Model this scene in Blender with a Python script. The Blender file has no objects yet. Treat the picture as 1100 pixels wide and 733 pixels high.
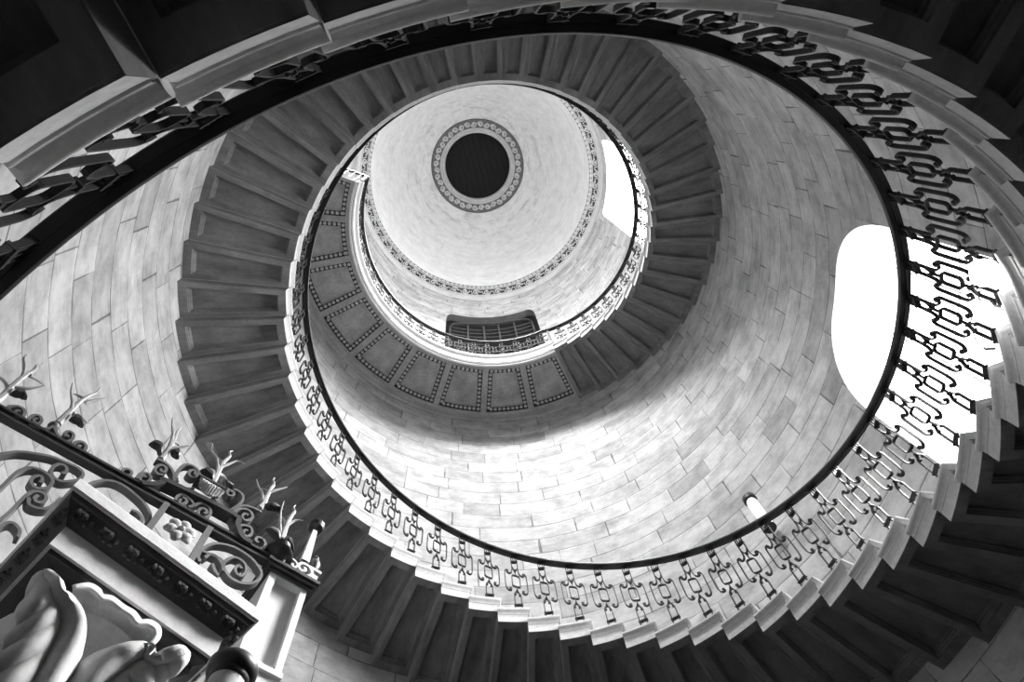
import bpy, bmesh, math, random
from mathutils import Vector, Matrix, noise
random.seed(7)
PI = math.pi
SC = bpy.context.scene
COL = SC.collection

# ------------------------------------------------------------------ camera, world, exposure
R0 = ((-0.23528289, 0.96996899, -0.06166129), (-0.92510682, -0.24295115, -0.29180834), (-0.29802572, -0.01161422, 0.95448718))
cam_d = bpy.data.cameras.new('camera'); cam_d.sensor_width = 36.0; cam_d.lens = 837.743 / 1100 * 36.0
cam_d.clip_start = 0.02; cam_d.clip_end = 200
cam = bpy.data.objects.new('camera', cam_d); COL.objects.link(cam)
cx, cy, cz = Vector(R0[0]), -Vector(R0[1]), -Vector(R0[2])
m3 = Matrix((cx, cy, cz)).transposed().to_4x4()
m3.translation = Vector((2.385375, 0, 0))
cam.matrix_world = m3
SC.camera = cam

w = bpy.data.worlds.new('sky'); SC.world = w; w.use_nodes = True
w.node_tree.nodes['Background'].inputs[0].default_value = (0.8, 0.8, 0.8, 1)
w.node_tree.nodes['Background'].inputs[1].default_value = 0.4
SC.view_settings.view_transform = 'Standard'
SC.view_settings.look = 'None'
SC.view_settings.exposure = 0.0
SC.view_settings.gamma = 1.0
SC.view_settings.use_curve_mapping = False
SC.cycles.use_denoising = True
SC.cycles.max_bounces = 10
SC.cycles.diffuse_bounces = 6

E_LOW, E_UP = 6.5, 11.0        # brightness of the daylight in the two tall windows
E_FILL = 0.2                   # faint fill from an unseen opening added at ground level

def daylight(name, a, z, r, sx, sy, tilt, power, spread, turn):
    # sky light falling steeply inwards through a tall window at angle a
    l = bpy.data.lights.new(name, 'AREA'); l.shape = 'RECTANGLE'; l.size = sx; l.size_y = sy; l.energy = power; l.spread = math.radians(spread)
    o = bpy.data.objects.new(name, l); COL.objects.link(o)
    b = a + turn
    d = Vector((-math.cos(b) * math.cos(tilt), -math.sin(b) * math.cos(tilt), -math.sin(tilt)))
    o.rotation_euler = d.to_track_quat('-Z', 'Z').to_euler(); o.location = (r * math.cos(a), r * math.sin(a), z)
    return o
daylight('daylight_upper', 1.76, 20.6, 3.76, 2.0, 5.8, math.radians(46), 900, 80, math.radians(-30))
daylight('daylight_lower_wide', 1.76, 7.2, 3.78, 2.0, 2.6, math.radians(4), 175, 88, math.radians(-8))
daylight('added_drum_light', -0.26, 21.0, 3.76, 2.0, 5.0, math.radians(56), 1220, 60, math.radians(9))  # lamp of an unseen window, added to light the wall below the gallery
daylight('daylight_lower', 1.76, 7.2, 3.76, 1.9, 2.6, math.radians(49), 110, 30, math.radians(7))
# ------------------------------------------------------------------ the stair in numbers
DT = 0.11185021          # angle of one step
H = 0.15753917           # rise of one step
TH0 = 10.108095          # angle of step 0
ZS = 7.03                # soffit height of step 0
RIN, RW = 2.605, 3.8     # inner end of the steps, wall
RP = 2.630                # radius of the balustrade
TT = 0.19                # soffit to tread
def th(k): return TH0 + k * DT
def zrail(k): return 7.00294 + H * k + 1.347
K_LOW, K_TOP = -41, 48
ZGAL, ZGT = 14.66, 15.03

# ------------------------------------------------------------------ materials
def newmat(name):
    m = bpy.data.materials.new(name); m.use_nodes = True
    nt = m.node_tree; b = nt.nodes['Principled BSDF']
    return m, nt, b
def math_node(nt, op, a, b=None, c=None):
    n = nt.nodes.new('ShaderNodeMath'); n.operation = op
    for i, v in enumerate((a, b, c)):
        if v is None: continue
        if isinstance(v, (int, float)): n.inputs[i].default_value = v
        else: nt.links.new(v, n.inputs[i])
    return n.outputs[0]
def noise_node(nt, vec, scale, detail=5, rough=0.6, dim='3D'):
    n = nt.nodes.new('ShaderNodeTexNoise'); n.noise_dimensions = dim
    n.inputs['Scale'].default_value = scale; n.inputs['Detail'].default_value = detail; n.inputs['Roughness'].default_value = rough
    if vec is not None: nt.links.new(vec, n.inputs['Vector'])
    return n.outputs['Fac']
def ramp(nt, fac, stops):
    n = nt.nodes.new('ShaderNodeValToRGB'); e = n.color_ramp.elements
    while len(e) < len(stops): e.new(0.5)
    for i, (p, v) in enumerate(stops):
        e[i].position = p; e[i].color = (v, v, v, 1)
    nt.links.new(fac, n.inputs[0]); return n.outputs[0]
def mixc(nt, fac, a, b, mode='MIX'):
    n = nt.nodes.new('ShaderNodeMix'); n.data_type = 'RGBA'; n.blend_type = mode
    for s, v in ((0, fac), (6, a), (7, b)):
        if isinstance(v, (int, float)): n.inputs[s].default_value = v if s == 0 else (v, v, v, 1)
        else: nt.links.new(v, n.inputs[s])
    return n.outputs[2]
def bump(nt, b, h, strength, dist=0.01):
    n = nt.nodes.new('ShaderNodeBump'); n.inputs['Strength'].default_value = strength; n.inputs['Distance'].default_value = dist
    nt.links.new(h, n.inputs['Height']); nt.links.new(n.outputs[0], b.inputs['Normal'])
def stone(name, lo, hi, scale=3.0, rough=0.85, bs=0.3, streak=None, fine=0.12):
    m, nt, b = newmat(name)
    tc = nt.nodes.new('ShaderNodeTexCoord').outputs['Object']
    if streak:
        mp = nt.nodes.new('ShaderNodeMapping'); mp.inputs['Scale'].default_value = streak
        nt.links.new(tc, mp.inputs[0]); tc2 = mp.outputs[0]
    else: tc2 = tc
    oi = nt.nodes.new('ShaderNodeObjectInfo')
    add = nt.nodes.new('ShaderNodeVectorMath'); add.operation = 'ADD'
    cmb = nt.nodes.new('ShaderNodeCombineXYZ')
    r = math_node(nt, 'MULTIPLY', oi.outputs['Random'], 37.0)
    for i in range(3): nt.links.new(r, cmb.inputs[i])
    nt.links.new(tc2, add.inputs[0]); nt.links.new(cmb.outputs[0], add.inputs[1])
    f = noise_node(nt, add.outputs[0], scale, 8, 0.65)
    c = ramp(nt, f, [(0.28, lo), (0.72, hi)])
    f2 = noise_node(nt, add.outputs[0], scale * 9, 4, 0.7)
    c2 = ramp(nt, f2, [(0.3, 1 - fine), (0.7, 1 + fine)])
    c = mixc(nt, 1.0, c, c2, 'MULTIPLY')
    nt.links.new(c, b.inputs['Base Color']); b.inputs['Roughness'].default_value = rough
    b.inputs['Specular IOR Level'].default_value = 0.25
    bump(nt, b, f2, bs, 0.006)
    return m
def flat(name, v, rough=0.5, metal=0.0, spec=0.5):
    m, nt, b = newmat(name)
    tc = nt.nodes.new('ShaderNodeTexCoord').outputs['Object']
    f = noise_node(nt, tc, 14, 4, 0.6)
    nt.links.new(ramp(nt, f, [(0.3, v * 0.75), (0.7, v * 1.25)]), b.inputs['Base Color'])
    b.inputs['Roughness'].default_value = rough; b.inputs['Metallic'].default_value = metal
    b.inputs['Specular IOR Level'].default_value = spec
    return m
def glow(name, s, v=1.0):
    m = bpy.data.materials.new(name); m.use_nodes = True; nt = m.node_tree; nt.nodes.clear()
    e = nt.nodes.new('ShaderNodeEmission'); e.inputs[0].default_value = (v, v, v, 1); e.inputs[1].default_value = s
    o = nt.nodes.new('ShaderNodeOutputMaterial'); nt.links.new(e.outputs[0], o.inputs[0]); return m

def ashlar(name, bw, bh, lo, hi, joint=0.011, jdark=0.45, stain=0.35):
    """coursed stone with blocks of uneven length; UV in metres"""
    m, nt, b = newmat(name)
    uv = nt.nodes.new('ShaderNodeTexCoord').outputs['UV']
    wob = noise_node(nt, uv, 1.3, 2, 0.5)
    sep = nt.nodes.new('ShaderNodeSeparateXYZ'); nt.links.new(uv, sep.inputs[0])
    u0, v0 = sep.outputs[0], sep.outputs[1]
    v1 = math_node(nt, 'ADD', v0, math_node(nt, 'MULTIPLY', math_node(nt, 'SUBTRACT', wob, 0.5), 0.05))
    vr = math_node(nt, 'DIVIDE', v1, bh)
    row = math_node(nt, 'FLOOR', vr)
    wn = nt.nodes.new('ShaderNodeTexWhiteNoise'); wn.noise_dimensions = '1D'; nt.links.new(row, wn.inputs['W'])
    wscale = math_node(nt, 'ADD', math_node(nt, 'MULTIPLY', wn.outputs['Value'], 0.45), 0.75)
    off = math_node(nt, 'MULTIPLY', wn.outputs['Value'], 7.3)
    un = noise_node(nt, None, 1.0, 0, 0.5, '1D') if False else None
    ur = math_node(nt, 'ADD', math_node(nt, 'MULTIPLY', math_node(nt, 'DIVIDE', u0, bw), wscale), off)
    # uneven block lengths: warp u with a row-dependent noise
    n1 = nt.nodes.new('ShaderNodeTexNoise'); n1.noise_dimensions = '2D'; n1.inputs['Scale'].default_value = 1.0; n1.inputs['Detail'].default_value = 0
    cv = nt.nodes.new('ShaderNodeCombineXYZ'); nt.links.new(math_node(nt, 'MULTIPLY', ur, 0.55), cv.inputs[0]); nt.links.new(math_node(nt, 'MULTIPLY', row, 5.37), cv.inputs[1])
    nt.links.new(cv.outputs[0], n1.inputs['Vector'])
    ur = math_node(nt, 'ADD', ur, math_node(nt, 'MULTIPLY', n1.outputs['Fac'], 1.3))
    colm = math_node(nt, 'FLOOR', ur)
    fu = math_node(nt, 'FRACT', ur); fv = math_node(nt, 'FRACT', vr)
    du = math_node(nt, 'MULTIPLY', math_node(nt, 'MINIMUM', fu, math_node(nt, 'SUBTRACT', 1.0, fu)), bw)
    dv = math_node(nt, 'MULTIPLY', math_node(nt, 'MINIMUM', fv, math_node(nt, 'SUBTRACT', 1.0, fv)), bh)
    dd = math_node(nt, 'MINIMUM', du, dv)
    # joints come and go
    jn = noise_node(nt, uv, 2.2, 3, 0.6)
    jw = math_node(nt, 'MULTIPLY', ramp(nt, jn, [(0.38, 0.15), (0.62, 1.0)]), joint)
    jt = math_node(nt, 'LESS_THAN', dd, jw)
    soft = nt.nodes.new('ShaderNodeMapRange'); soft.inputs[1].default_value = 0; soft.inputs[2].default_value = joint * 2.2
    nt.links.new(dd, soft.inputs[0])
    cc = nt.nodes.new('ShaderNodeCombineXYZ'); nt.links.new(colm, cc.inputs[0]); nt.links.new(row, cc.inputs[1])
    wb = nt.nodes.new('ShaderNodeTexWhiteNoise'); wb.noise_dimensions = '2D'; nt.links.new(cc.outputs[0], wb.inputs['Vector'])
    base = ramp(nt, wb.outputs['Value'], [(0.0, lo), (0.25, (lo + hi) / 2), (1.0, hi)])
    mot = noise_node(nt, uv, 2.6, 9, 0.7)
    base = mixc(nt, 1.0, base, ramp(nt, mot, [(0.3, 1 - stain), (0.58, 1.04)]), 'MULTIPLY')
    mp = nt.nodes.new('ShaderNodeMapping'); mp.inputs['Scale'].default_value = (0.9, 1.8, 1); nt.links.new(uv, mp.inputs[0])
    st = noise_node(nt, mp.outputs[0], 3.0, 7, 0.72)
    base = mixc(nt, 1.0, base, ramp(nt, st, [(0.33, 1 - stain * 0.5), (0.6, 1.05)]), 'MULTIPLY')
    base = mixc(nt, jt, base, mixc(nt, 1.0, base, jdark, 'MULTIPLY'))
    nt.links.new(base, b.inputs['Base Color'])
    b.inputs['Roughness'].default_value = 0.9; b.inputs['Specular IOR Level'].default_value = 0.15
    hgt = math_node(nt, 'ADD', soft.outputs[0], math_node(nt, 'MULTIPLY', mot, 0.5))
    hgt = math_node(nt, 'ADD', hgt, math_node(nt, 'MULTIPLY', wb.outputs['Value'], 0.35))
    bump(nt, b, hgt, 0.35, 0.012)
    return m

M_WALL = ashlar('wall_ashlar', 0.82, 0.37, 0.37, 0.54, 0.010, 0.42, 0.42)
M_DOME = ashlar('dome_plaster', 1.6, 0.62, 0.66, 0.70, 0.004, 0.85, 0.14)
nt_ = M_DOME.node_tree; b_ = nt_.nodes['Principled BSDF']
uv_ = nt_.nodes.new('ShaderNodeTexCoord').outputs['UV']
mp_ = nt_.nodes.new('ShaderNodeMapping'); mp_.inputs['Scale'].default_value = (0.45, 1.4, 1); nt_.links.new(uv_, mp_.inputs[0])
sp_ = nt_.nodes.new('ShaderNodeSeparateXYZ'); nt_.links.new(uv_, sp_.inputs[0])
f_ = noise_node(nt_, mp_.outputs[0], 1.9, 9, 0.75)
g_ = nt_.nodes.new('ShaderNodeMapRange'); g_.inputs[1].default_value = 2.6; g_.inputs[2].default_value = 4.4; g_.inputs[3].default_value = 0.0; g_.inputs[4].default_value = 0.075
nt_.links.new(sp_.outputs[1], g_.inputs[0])
q_ = math_node(nt_, 'SUBTRACT', f_, g_.outputs[0])
stain_ = ramp(nt_, q_, [(0.28, 0.66), (0.42, 1.0)])
old_ = b_.inputs['Base Color'].links[0].from_socket
nt_.links.new(mixc(nt_, 1.0, old_, stain_, 'MULTIPLY'), b_.inputs['Base Color'])
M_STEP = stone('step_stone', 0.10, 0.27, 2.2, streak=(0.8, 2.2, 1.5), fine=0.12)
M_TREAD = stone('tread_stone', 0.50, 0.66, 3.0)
M_GAL = stone('gallery_stone', 0.26, 0.42, 2.0, fine=0.15)
M_GALP = stone('gallery_panel', 0.24, 0.46, 3.2, fine=0.2)
M_GALW = stone('gallery_edge', 0.62, 0.76, 3.0)
M_CARVE = stone('carved_stone', 0.42, 0.6, 4.0)
M_CARVEBG = stone('carving_ground', 0.035, 0.08, 4.0)  # for the coffer borders this dark tone is painted shade behind the eggs
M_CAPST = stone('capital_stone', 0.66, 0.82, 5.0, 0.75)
M_CAPSHADE = stone('capital_shade', 0.03, 0.08, 6.0, 0.5)  # capital stone with the shadow under slab and band put into its colour
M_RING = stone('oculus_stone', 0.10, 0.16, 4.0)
M_IRON = flat('wrought_iron', 0.03, 0.6, 0.0, 0.18)
M_IRONW = flat('worn_iron', 0.04, 0.42, 0.1, 0.4)
M_IRONG = flat('grey_iron', 0.12, 0.5, 0.0, 0.5)
M_LEAF = flat('iron_leaf', 0.4, 0.5, 0.0, 0.5)
M_RAILM = flat('rail_iron', 0.012, 0.4, 0.0, 0.3)
M_PIL = stone('painted_pilaster', 0.62, 0.76, 3.0, 0.6, 0.1, None, 0.06)
M_FLOOR = stone('floor_stone', 0.03, 0.06, 1.2)
M_DARK = flat('dark_glass', 0.008, 0.4, 0.0, 0.2)
M_SASH = flat('sash_paint', 0.06, 0.5)
M_WOOD = None
def boards():
    m, nt, b = newmat('oculus_boards')
    tc = nt.nodes.new('ShaderNodeTexCoord').outputs['Object']
    mp = nt.nodes.new('ShaderNodeMapping'); mp.inputs['Scale'].default_value = (1, 12, 1); nt.links.new(tc, mp.inputs[0])
    f = noise_node(nt, mp.outputs[0], 1.5, 5, 0.6)
    sp = nt.nodes.new('ShaderNodeSeparateXYZ'); nt.links.new(tc, sp.inputs[0])
    fr = math_node(nt, 'FRACT', math_node(nt, 'DIVIDE', math_node(nt, 'ADD', sp.outputs[1], 3.0), 0.22))
    j = math_node(nt, 'LESS_THAN', fr, 0.06)
    c = mixc(nt, j, ramp(nt, f, [(0.3, 0.012), (0.7, 0.022)]), 0.003)
    nt.links.new(c, b.inputs['Base Color']); b.inputs['Roughness'].default_value = 0.95; b.inputs['Specular IOR Level'].default_value = 0.05
    return m
M_WOOD = boards()

# ------------------------------------------------------------------ mesh helpers
def link(name, verts, faces, mat, parent=None, smooth=False, loc=None, rz=None, uvs=None):
    me = bpy.data.meshes.new(name); me.from_pydata([tuple(v) for v in verts], [], faces)
    me.materials.append(mat)
    if uvs is not None:
        uvl = me.uv_layers.new(name='UVMap')
        i = 0
        for f in uvs:
            for q in f: uvl.data[i].uv = q; i += 1
    if smooth:
        for p in me.polygons: p.use_smooth = True
        try: me.set_sharp_from_angle(angle=math.radians(40))
        except Exception: pass
    me.update()
    bm = bmesh.new(); bm.from_mesh(me)
    if uvs is None: bmesh.ops.recalc_face_normals(bm, faces=bm.faces)
    bm.to_mesh(me); bm.free()
    o = bpy.data.objects.new(name, me); COL.objects.link(o)
    if parent: o.parent = parent
    if loc: o.location = loc
    if rz is not None: o.rotation_euler = (0, 0, rz)
    return o
def thing(name, label, cat, loc=(0, 0, 0), rz=0, group=None):
    o = bpy.data.objects.new(name, None); COL.objects.link(o); o.empty_display_size = 0.1
    o.location = loc; o.rotation_euler = (0, 0, rz); o['label'] = label; o['category'] = cat
    if group: o['group'] = group
    return o
def tag(o, label, cat, group=None):
    o['label'] = label; o['category'] = cat
    if group: o['group'] = group
    return o
def struct(o): o['kind'] = 'structure'; return o

class MB:
    def __init__(s): s.v = []; s.f = []
    def add(s, vs, fs):
        b = len(s.v); s.v += [tuple(v) for v in vs]; s.f += [tuple(i + b for i in f) for f in fs]; return s
    def box(s, x0, x1, y0, y1, z0, z1):
        vs = [(x, y, z) for z in (z0, z1) for y in (y0, y1) for x in (x0, x1)]
        return s.add(vs, [(0, 2, 3, 1), (4, 5, 7, 6), (0, 1, 5, 4), (2, 6, 7, 3), (0, 4, 6, 2), (1, 3, 7, 5)])
    def loops(s, loops, cap0=False, cap1=False, closed=True):
        n = len(loops[0]); vs = [p for l in loops for p in l]; fs = []
        for a in range(len(loops) - 1):
            for i in range(n if closed else n - 1):
                j = (i + 1) % n
                fs.append((a * n + i, a * n + j, (a + 1) * n + j, (a + 1) * n + i))
        if cap0: fs.append(tuple(range(n))[::-1])
        if cap1: fs.append(tuple((len(loops) - 1) * n + i for i in range(n)))
        return s.add(vs, fs)
    def lathe(s, prof, n=24, c=(0, 0, 0), cap=True):
        L = [[(c[0] + r * math.cos(2 * PI * i / n), c[1] + r * math.sin(2 * PI * i / n), c[2] + z) for i in range(n)] for r, z in prof]
        return s.loops(L, cap, cap)
    def ball(s, c, r, nu=8, nv=5, sq=(1, 1, 1)):
        L = [[(c[0] + sq[0] * r * math.sin(PI * j / nv) * math.cos(2 * PI * i / nu), c[1] + sq[1] * r * math.sin(PI * j / nv) * math.sin(2 * PI * i / nu), c[2] - sq[2] * r * math.cos(PI * j / nv)) for i in range(nu)] for j in range(1, nv)]
        return s.loops(L, True, True)
    def tube(s, pts, rad, n=6):
        """round tube through 3D points; rad number or list"""
        pts = [Vector(p) for p in pts]; L = []
        t0 = (pts[1] - pts[0]).normalized()
        up = Vector((0, 0, 1)) if abs(t0.z) < 0.9 else Vector((1, 0, 0))
        nrm = t0.cross(up).normalized()
        for i, p in enumerate(pts):
            a = pts[max(i - 1, 0)]; b = pts[min(i + 1, len(pts) - 1)]
            t = (b - a).normalized(); nrm = (nrm - t * nrm.dot(t)).normalized(); bn = t.cross(nrm)
            r = rad[i] if isinstance(rad, (list, tuple)) else rad
            L.append([p + (nrm * math.cos(2 * PI * k / n) + bn * math.sin(2 * PI * k / n)) * r for k in range(n)])
        return s.loops(L, True, True)
    def ribbon(s, pts, t, depth, y0=0.0, f=None, closed=False):
        """flat bar bent in the x-z plane: pts (x,z); t = thickness in plane, depth along y; f maps (x,y,z) to 3D"""
        n = len(pts); L = []
        for i, (x, z) in enumerate(pts):
            if closed: a, b = pts[(i - 1) % n], pts[(i + 1) % n]
            else: a, b = pts[max(i - 1, 0)], pts[min(i + 1, n - 1)]
            dx, dz = b[0] - a[0], b[1] - a[1]; l = math.hypot(dx, dz) or 1e-6
            nx, nz = -dz / l * t / 2, dx / l * t / 2
            q = [(x + nx, y0 - depth / 2, z + nz), (x + nx, y0 + depth / 2, z + nz), (x - nx, y0 + depth / 2, z - nz), (x - nx, y0 - depth / 2, z - nz)]
            L.append([f(*p) if f else p for p in q])
        if closed: L.append(L[0])
        return s.loops(L, not closed, not closed)
    def build(s, name, mat, parent=None, smooth=False, **kw): return link(name, s.v, s.f, mat, parent, smooth, **kw)

def smoothline(pts, sub=4):
    out = []
    n = len(pts)
    for i in range(n - 1):
        p0, p1, p2, p3 = pts[max(i - 1, 0)], pts[i], pts[i + 1], pts[min(i + 2, n - 1)]
        for j in range(sub):
            t = j / sub
            out.append(tuple(0.5 * ((2 * p1[c]) + (-p0[c] + p2[c]) * t + (2 * p0[c] - 5 * p1[c] + 4 * p2[c] - p3[c]) * t * t + (-p0[c] + 3 * p1[c] - 3 * p2[c] + p3[c]) * t ** 3) for c in range(len(p1))))
    out.append(tuple(pts[-1])); return out
def pol(r, a, z): return (r * math.cos(a), r * math.sin(a), z)
def nearth(a, ref):
    return a + 2 * PI * round((ref - a) / (2 * PI))

# ------------------------------------------------------------------ setting: round wall with its openings
WIN = {  # name: (k0, k1, z bottom, z top at middle, corner width, corner height)
    'low': (-20.74, -16.08, 5.5, 8.72, 0.40, 1.25),
    'up': (35.1, 40.42, 17.3, 23.85, 0.06, 0.5),
    'unseen_drum': (17.1, 22.1, 18.0, 23.85, 0.06, 0.5),  # unseen window behind the upper coil, added for its steep light
    'door': (48.72, 54.86, 15.03, 22.42, 0.075, 0.75)}
ZB, ZT = -1.4, 25.0
def wtop(wn, k):
    k0, k1, zb, zt, cw, ch = WIN[wn]
    f = (k - k0) / (k1 - k0); e = min(f, 1 - f)
    if e >= cw: return zt
    q = 1 - e / cw
    return zt - ch * (1 - math.sqrt(max(0, 1 - q ** 2.2)))
ang = set(2 * PI * i / 360 for i in range(360))
def mod(a): return a % (2 * PI)
opens = []
for wn, (k0, k1, zb, zt, cw, ch) in WIN.items():
    a0, a1 = th(k0), th(k1); n = 48
    fr = [i / n for i in range(n + 1)] + [0.002, 0.006, 0.012, 0.988, 0.994, 0.998]
    for f in fr: ang.add(mod(a0 + (a1 - a0) * f))
    opens.append((wn, a0, a1))
# unseen ground floor opening, added for faint fill light, opposite the camera's back
GD = (2.35, 3.35, -1.4, 1.0)
for i in range(17): ang.add(mod(GD[0] + (GD[1] - GD[0]) * i / 16))
ang = sorted(ang)
def clean(l):
    o = [l[0]]
    for a in l[1:]:
        if a - o[-1] > 1e-5: o.append(a)
    return o
ang = clean(ang)
wv, wf, wuv = [], [], []
def wq(r, a0, a1, z00, z01, z10, z11):
    """wall quad facing inwards between angles a0,a1: z low/high at each"""
    b = len(wv)
    wv.extend([pol(r, a0, z00), pol(r, a1, z10), pol(r, a1, z11), pol(r, a0, z01)])
    wf.append((b + 1, b, b + 3, b + 2))
    wuv.append([(a1 * RW, z10), (a0 * RW, z00), (a0 * RW, z01), (a1 * RW, z11)])
for i, a0 in enumerate(ang):
    a1 = ang[(i + 1) % len(ang)]
    if a1 < a0: a1 += 2 * PI
    am = (a0 + a1) / 2
    holes = []
    for wn, b0, b1 in opens:
        s = nearth(am, (b0 + b1) / 2)
        if b0 < s < b1:
            sh = s - am
            ka, kb = (a0 + sh - TH0) / DT, (a1 + sh - TH0) / DT
            holes.append((WIN[wn][2], WIN[wn][2], wtop(wn, ka), wtop(wn, kb)))
    if GD[0] < am < GD[1]: holes.append((GD[2], GD[2], GD[3], GD[3]))
    holes.sort()
    z0, z1 = ZB, ZB
    for h in holes:
        if h[0] > z0 + 1e-6: wq(RW, a0, a1, z0, h[0], z1, h[1])
        z0, z1 = h[2], h[3]
    wq(RW, a0, a1, z0, ZT, z1, ZT)
struct(link('wall_round', wv, wf, M_WALL, smooth=True, uvs=wuv))
# outer face of the tower wall
mb = MB(); mb.loops([[pol(4.75, 2 * PI * i / 90, z) for i in range(90)] for z in (ZB, 30.9)], False, True)
struct(mb.build('wall_outer', M_WALL))
# reveals, panes and bars of the openings
def reveal(wn, depth, name):
    k0, k1, zb, zt, cw, ch = WIN[wn]; n = 60
    prof = [(k0, zb)] + [(k0 + (k1 - k0) * f, wtop(wn, k0 + (k1 - k0) * f)) for f in sorted([i / n for i in range(n + 1)] + [0.002, 0.006, 0.012, 0.988, 0.994, 0.998])] + [(k1, zb)]
    L = [[pol(r, th(k), z) for k, z in prof] for r in (RW, RW + depth * 0.5, RW + depth)]
    mb = MB(); mb.loops(L); return prof, mb.build(name, M_GALW if wn != 'door' else stone('door_reveal', 0.12, 0.2, 3.0), smooth=True)
def pane(prof, r, name, mat, parent=None):
    top = prof[1:-1]; zb = prof[0][1]
    mb = MB(); mb.loops([[pol(r, th(k), zb) for k, z in top], [pol(r, th(k), z) for k, z in top]], closed=False)
    return mb.build(name, mat, parent)
M_SKYL, M_SKYU = glow('daylight_low', E_LOW), glow('daylight_up', E_UP)
for wn, dep, idx, mat in (('low', 0.5, 1, M_SKYL), ('up', 0.12, 2, M_SKYU), ('unseen_drum', 0.12, 5, M_SKYU)):  # the third one is the added, unseen window
    prof, rv = reveal(wn, dep, 'trim_%d' % (idx if idx < 3 else 5)); struct(rv)
    p = struct(pane(prof, RW + dep, 'window_%d' % idx, mat))
    k0, k1, zb, zt, cw, ch = WIN[wn]
    mb = MB(); r = RW + dep - 0.02
    nb = 4 if wn == 'low' else 6
    for i in range(1, nb):
        z = zb + (zt - zb) * i / nb
        for j in range(12):
            a0, a1 = th(k0 + (k1 - k0) * j / 12), th(k0 + (k1 - k0) * (j + 1) / 12)
            mb.loops([[pol(r - 0.01, a, z - 0.008), pol(r + 0.01, a, z - 0.008), pol(r + 0.01, a, z + 0.008), pol(r - 0.01, a, z + 0.008)] for a in (a0, a1)])
    for f in (1 / 3, 2 / 3):
        a = th(k0 + (k1 - k0) * f); mb.loops([[pol(r - .01, a - .002, z), pol(r + .01, a - .002, z), pol(r + .01, a + .002, z), pol(r - .01, a + .002, z)] for z in (zb, zt - 0.02)])
    mb.build('window_bar', M_GALW, p)
# dark fanlight window above the gallery
prof, rv = reveal('door', 0.20, 'trim_3'); struct(rv)
pw = struct(pane(prof, RW + 0.20, 'window_3', M_DARK))
k0, k1, zb, zt, cw, ch = WIN['door']
mb = MB(); r = RW + 0.18
def arcbar(ka, kb, z0, z1, hw, rr=None, n=14):
    rr = rr or r
    L = []
    for j in range(n + 1):
        k = ka + (kb - ka) * j / n; z = z0 + (z1 - z0) * j / n; a = th(k)
        L.append([pol(rr - 0.025, a, z - hw), pol(rr + 0.02, a, z - hw), pol(rr + 0.02, a, z + hw), pol(rr - 0.025, a, z + hw)])
    mb.loops(L, True, True)
for i in range(20): arcbar(k0 + 0.35, k1 - 0.35, zb + i * 0.345, zb + i * 0.345, 0.03)
for f in (0.06, 0.25, 0.42, 0.58, 0.75, 0.94):
    a = th(k0 + (k1 - k0) * f); mb.loops([[pol(r - .05, a - .006, z), pol(r + .02, a - .006, z), pol(r + .02, a + .006, z), pol(r - .05, a + .006, z)] for z in (zb, zt - (0.45 if 0.1 < f < 0.9 else 1.0))])
n = 20; L = []
for j in range(n + 1):
    f = j / n; k = k0 + 0.3 + (k1 - k0 - 0.6) * f; z = zt - 0.95 + 0.75 * math.sqrt(max(0, 1 - (2 * f - 1) ** 4)); a = th(k)
    L.append([pol(r - 0.05, a, z - 0.05), pol(r + 0.02, a, z - 0.05), pol(r + 0.02, a, z + 0.05), pol(r - 0.05, a, z + 0.05)])
mb.loops(L, True, True)
mb.build('window_frame', M_SASH, pw)
# added ground floor opening: a glowing pane gives the fill
mb = MB()
L = [[pol(r_, a, z) for a, z in [(GD[0], GD[2]), (GD[0], GD[3])] + [(GD[0] + (GD[1] - GD[0]) * i / 12, GD[3]) for i in range(1, 12)] + [(GD[1], GD[3]), (GD[1], GD[2])]] for r_ in (RW, RW + 0.5)]
mb.loops(L); struct(mb.build('trim_4', M_GALW))
mb = MB(); aa = [GD[0] + (GD[1] - GD[0]) * i / 12 for i in range(13)]
mb.loops([[pol(RW + 0.5, a, GD[2]) for a in aa], [pol(RW + 0.5, a, GD[3]) for a in aa]], closed=False)
struct(mb.build('window_4', glow('ground_fill', E_FILL)))  # glowing pane added as fill, out of view
# floor
mb = MB(); mb.box(-5, 5, -5, 5, -1.6, -1.4); struct(mb.build('floor', M_FLOOR))

# ------------------------------------------------------------------ dome, frieze, oculus
ZC, RC, ZO, RO = 25.07, 3.4514, 30.26, 1.7464
Adome = (ZO - ZC) / math.sqrt(1 - (RO / RC) ** 2)
dv, df, duv = [], [], []
NJ, NI = 28, 96
rad = [RC + (RO - RC) * (j / NJ) ** 0.75 * 1.0 for j in range(NJ + 1)]
tt = [math.acos(RC and (r_ / RC)) if r_ < RC else 0 for r_ in rad]
tmax = math.acos(RO / RC)
for j in range(NJ + 1):
    t = tmax * j / NJ
    for i in range(NI): dv.append(pol(RC * math.cos(t), 2 * PI * i / NI, ZC + Adome * math.sin(t)))
for j in range(NJ):
    for i in range(NI):
        k = (i + 1) % NI
        df.append((j * NI + k, j * NI + i, (j + 1) * NI + i, (j + 1) * NI + k))
        s0, s1 = Adome * tmax * j / NJ * 0.85, Adome * tmax * (j + 1) / NJ * 0.85
        duv.append([((i + 1) / NI * 21.6, s0), (i / NI * 21.6, s0), (i / NI * 21.6, s1), ((i + 1) / NI * 21.6, s1)])
struct(link('ceiling', dv, df, M_DOME, smooth=True, uvs=duv))

def ringprof(mb, prof, n=120):
    mb.loops([[pol(r_, 2 * PI * i / n, z) for i in range(n)] for r_, z in prof])
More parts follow.
